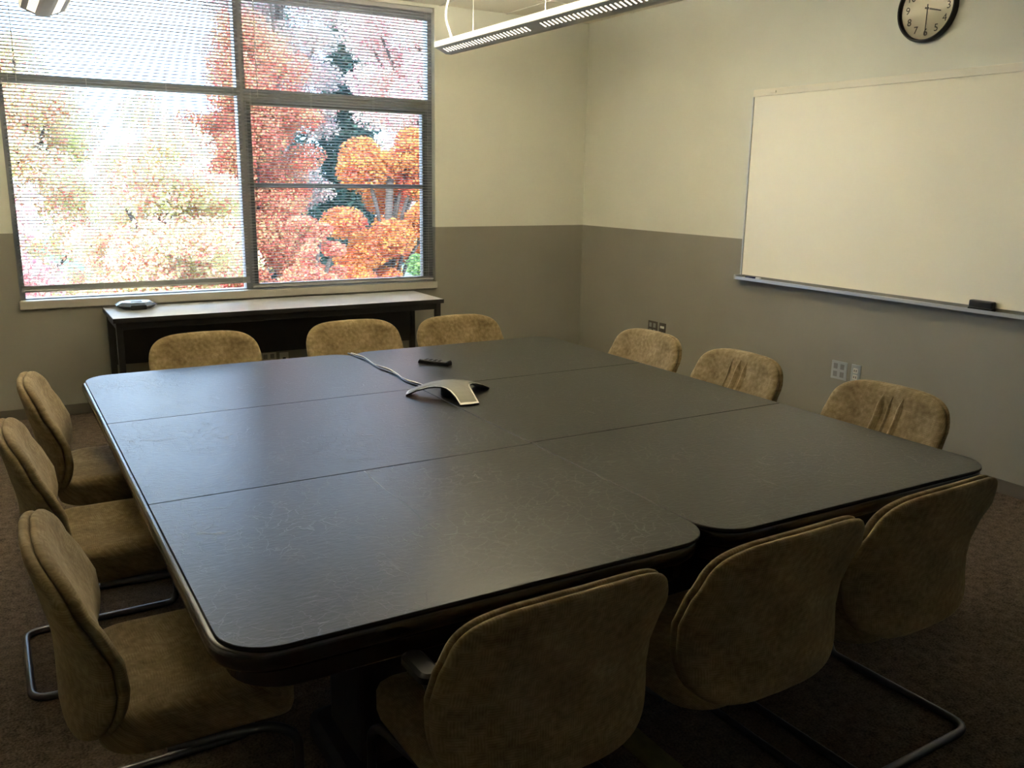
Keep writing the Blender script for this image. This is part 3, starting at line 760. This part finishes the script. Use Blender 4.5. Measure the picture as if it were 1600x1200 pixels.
rings('marker_tray', R_, 'aluminium', wbd, False)
for s in (-1, 1): boxes('tray_end', [((-.074, -.0005), (s * (hy + .006) - .008, s * (hy + .006) + .008), (-.026, .008))], 'plate_steel', wbd, .003)
er = boxes('whiteboard_eraser', [((-.020, .020), (-.070, .070), (0, .016))], 'felt_black', None, .004, (-.0395, -3.895, WBB - .0118))
tag(er, 'black felt whiteboard eraser on the marker tray', 'eraser')
er2 = boxes('grip', [((-.0185, .0185), (-.068, .068), (.0155, .056))], 'black_plastic', er, .008)
mk = empty('marker', (-.042, -2.17, WBB - .0032), D(4), 'blue and white marker lying at the end of the tray', 'marker')
for nm, y0, y1, r, mt in (('barrel', -.045, .04, .0075, 'marker_blue'), ('cap', -.085, -.045, .0085, 'marker_white'), ('end_plug', .04, .05, .006, 'marker_blue')):
    tube(nm, [(0, y0, 0), (0, y1, 0)], r, mt, mk, 10)

# wall clock
ck = empty('wall_clock', (0, -3.332, 2.632), 0, 'round wall clock with black rim above the whiteboard', 'clock')
def disc(name, prof, mat, parent, n=64):
    R = [[(-d, r * math.cos(2 * math.pi * k / n), r * math.sin(2 * math.pi * k / n)) for k in range(n)] for d, r in prof]
    return rings(name, R, mat, parent, True, False, True)
disc('rim', [(.0005, .180), (.030, .182), (.040, .178), (.042, .173), (.036, .168), (.020, .166), (.012, .166)], 'clock_rim', ck)
disc('face', [(.0122, .166), (.013, .1655)], 'clock_face', ck)
disc('glass', [(.026, .1655), (.030, .12), (.0325, .08), (.034, .04), (.0344, .01)], 'clock_glass', ck)
def text_mesh(s, size):
    cu = bpy.data.curves.new('numeral', 'FONT'); cu.body = s; cu.size = size; cu.align_x = 'CENTER'; cu.align_y = 'CENTER'; cu.extrude = .0004
    to = bpy.data.objects.new('numeral', cu); COL.objects.link(to)
    bpy.context.view_layer.update()
    me = bpy.data.meshes.new_from_object(to.evaluated_get(bpy.context.evaluated_depsgraph_get()))
    bpy.data.objects.remove(to); me.materials.clear(); me.materials.append(MATS['clock_ink']); return me
# face the room (-x): text x axis -> -y, text y axis -> z
TR = Matrix(((0, 0, -1), (-1, 0, 0), (0, 1, 0)))
for h in range(1, 13):
    o = link(bpy.data.objects.new('numeral', text_mesh(str(h), .056)), ck)
    a = math.pi / 2 - h * math.pi / 6
    o.location = (-.0138, -.128 * math.cos(a), .128 * math.sin(a)); o.rotation_euler = TR.to_euler()
def hand(name, ang, ln, back, w_, d):
    a = math.pi / 2 - ang; u = Vector((0, -math.cos(a), math.sin(a))); v = Vector((0, -math.sin(a), -math.cos(a)))
    pts = [u * -back + v * w_, u * -back - v * w_, u * ln - v * w_ * .6, u * ln + v * w_ * .6]
    V = [Vector((-d, 0, 0)) + p for p in pts] + [Vector((-d - .001, 0, 0)) + p for p in pts]
    mesh_obj(name, V, [(0, 1, 2, 3), (4, 7, 6, 5), (0, 4, 5, 1), (1, 5, 6, 2), (2, 6, 7, 3), (3, 7, 4, 0)], 'clock_ink', ck)
hand('hour_hand', D(105), .088, .018, .0050, .016)
hand('minute_hand', D(180), .146, .022, .0036, .018)
disc('hub', [(.0135, .007), (.021, .006)], 'clock_ink', ck, 16)

# wall plates
def plate(name, loc, rz, w_, h_, mat, label, kind):
    """plate in its local x (width) / z (height), proud along -y"""
    root = empty(name, loc, rz, label, 'wall plate', 'wall plates')
    boxes('cover', [((-w_ / 2, w_ / 2), (-.007, 0), (-h_ / 2, h_ / 2))], mat, root, .003)
    if kind == 'quad':
        for sx in (-1, 1):
            for sz in (-1, 1):
                boxes('port', [((sx * w_ * .22 - w_ * .13, sx * w_ * .22 + w_ * .13), (-.0095, -.006), (sz * .026 - .018, sz * .026 + .018))], 'socket_grey', root, .002)
    elif kind == 'duplex':
        for sz in (-1, 1):
            s_ = boxes('socket', [((-.017, .017), (-.0095, -.006), (sz * .021 - .015, sz * .021 + .015))], 'plate_ivory', root, .003)
            for dx in (-.0075, .0075): boxes('slot', [((dx - .0026, dx + .0026), (-.0102, -.0090), (sz * .021 - .007, sz * .021 + .007))], 'socket_dark', s_)
    elif kind == 'cable':
        boxes('socket', [((-.012, .012), (-.0098, -.006), (-.008, .016))], 'socket_dark', root, .003)
    elif kind == 'data':
        boxes('insert', [((-.024, .024), (-.0095, -.006), (.015, .034))], 'plate_ivory', root, .002)
    return root
RZ = math.pi / 2 * -1
plate('wall_plate', (-.0003, -2.970, .475), RZ, .120, .120, 'plate_steel', 'square steel wall plate with four ports beside the duplex outlet', 'quad')
plate('wall_outlet', (-.0003, -3.100, .475), RZ, .070, .120, 'plate_steel', 'narrow steel duplex outlet beside the square wall plate', 'duplex')
plate('wall_plate', (-.0003, -1.069, .468), RZ, .116, .120, 'plate_brown', 'brown square wall plate near the room corner', 'quad')
plate('wall_outlet', (-.0003, -1.193, .468), RZ, .078, .120, 'plate_brown', 'narrow brown wall plate with one pale insert', 'data')
plate('wall_plate', (-2.925, -.0003, .268), 0, .118, .110, 'plate_ivory', 'wide ivory wall plate low on the wall under the side table', 'quad')
plate('wall_outlet', (-2.806, -.0003, .262), 0, .070, .110, 'plate_ivory', 'ivory cable outlet low on the wall under the side table', 'cable')

# olive strip of floor tape leading away from the table seam
tp = slab('floor_tape', rrect(-.046, .046, -.75, .75, (.004,) * 4, 2), [(0, 0), (.002, .001)], 'tape_olive')
tp.location = (-3.175, -4.62, .0002)
tag(tp, 'olive strip of tape on the carpet below the table seam', 'tape')

# ------------------------------------------------------------------ pendant lights
def pendant(xc, label, y1=-1.0, nmod=2):
    ML = 1.22
    Ln = ML * nmod
    root = empty('pendant_light', (xc, y1 - Ln / 2, 2.485), 0, label, 'light', 'linear pendant lights')
    prof = [(-.105, .075), (-.105, .036), (-.020, 0), (.020, 0), (.105, .036), (.105, .075), (.098, .075), (.098, .042), (.018, .010), (-.018, .010), (-.098, .042), (-.098, .075)]
    h = Ln / 2
    R = [[(x, y, z) for x, z in prof] for y in (-h, h)]
    rings('housing', R, 'lamp_grey', root, False)
    ep = [(-.105, .075), (-.105, .036), (-.020, 0), (.020, 0), (.105, .036), (.105, .075)]
    for s in (-1, 1):
        rings('end_cap', [[(x, s * h, z) for x, z in ep], [(x, s * (h + .006), z) for x, z in ep]], 'lamp_grey', root, False)
        boxes('uplit_side_band', [((s * .1085 - .0035, s * .1085 + .0035), (-h, h), (.037, .073))], 'lamp_side_glow', root, .001)  # no lens: white side of the housing, its lit look painted as glow
    # luminous slots in both sloping undersides, one piece for each slot between the louver bars
    ang = math.atan2(.036, .085)
    sl = None
    pitch = .0405
    for mi in range(nmod):
        ya = h - mi * ML - .075
        n = 27
        for k in range(n):
            y = ya - k * pitch
            for s in (-1, 1):
                if sl is None:
                    sl = boxes('slot_lens', [((-.021, .021), (-.0058, .0058), (-.0012, .0012))], 'lamp_lens', root); o = sl
                else: o = link(bpy.data.objects.new('slot_lens', sl.data), root)
                o.location = (s * .060, y, .0164); o.rotation_euler = (0, -s * ang, 0)
    for s in (-1, 1):
        tube('lamp_tube', [(s * .035, -h + .05, .045), (s * .035, h - .05, .045)], .013, 'lamp_tube', root, 8)
    for y in (h - .35, 0, -h + .35):
        tube('suspension_wire', [(0, y, .010), (0, y, HC - 2.485 - .001)], .0012, 'aluminium', root, 5)
    return root
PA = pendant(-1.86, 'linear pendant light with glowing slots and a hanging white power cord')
tube('power_cord', [(-.03, 1.09, .02), (-.045, 1.11, .12), (-.07, 1.13, .20), (-.07, 1.13, .27), (-.045, 1.12, .36), (-.05, 1.11, .50)], .0075, 'cord_white', PA, 8, False, .05)
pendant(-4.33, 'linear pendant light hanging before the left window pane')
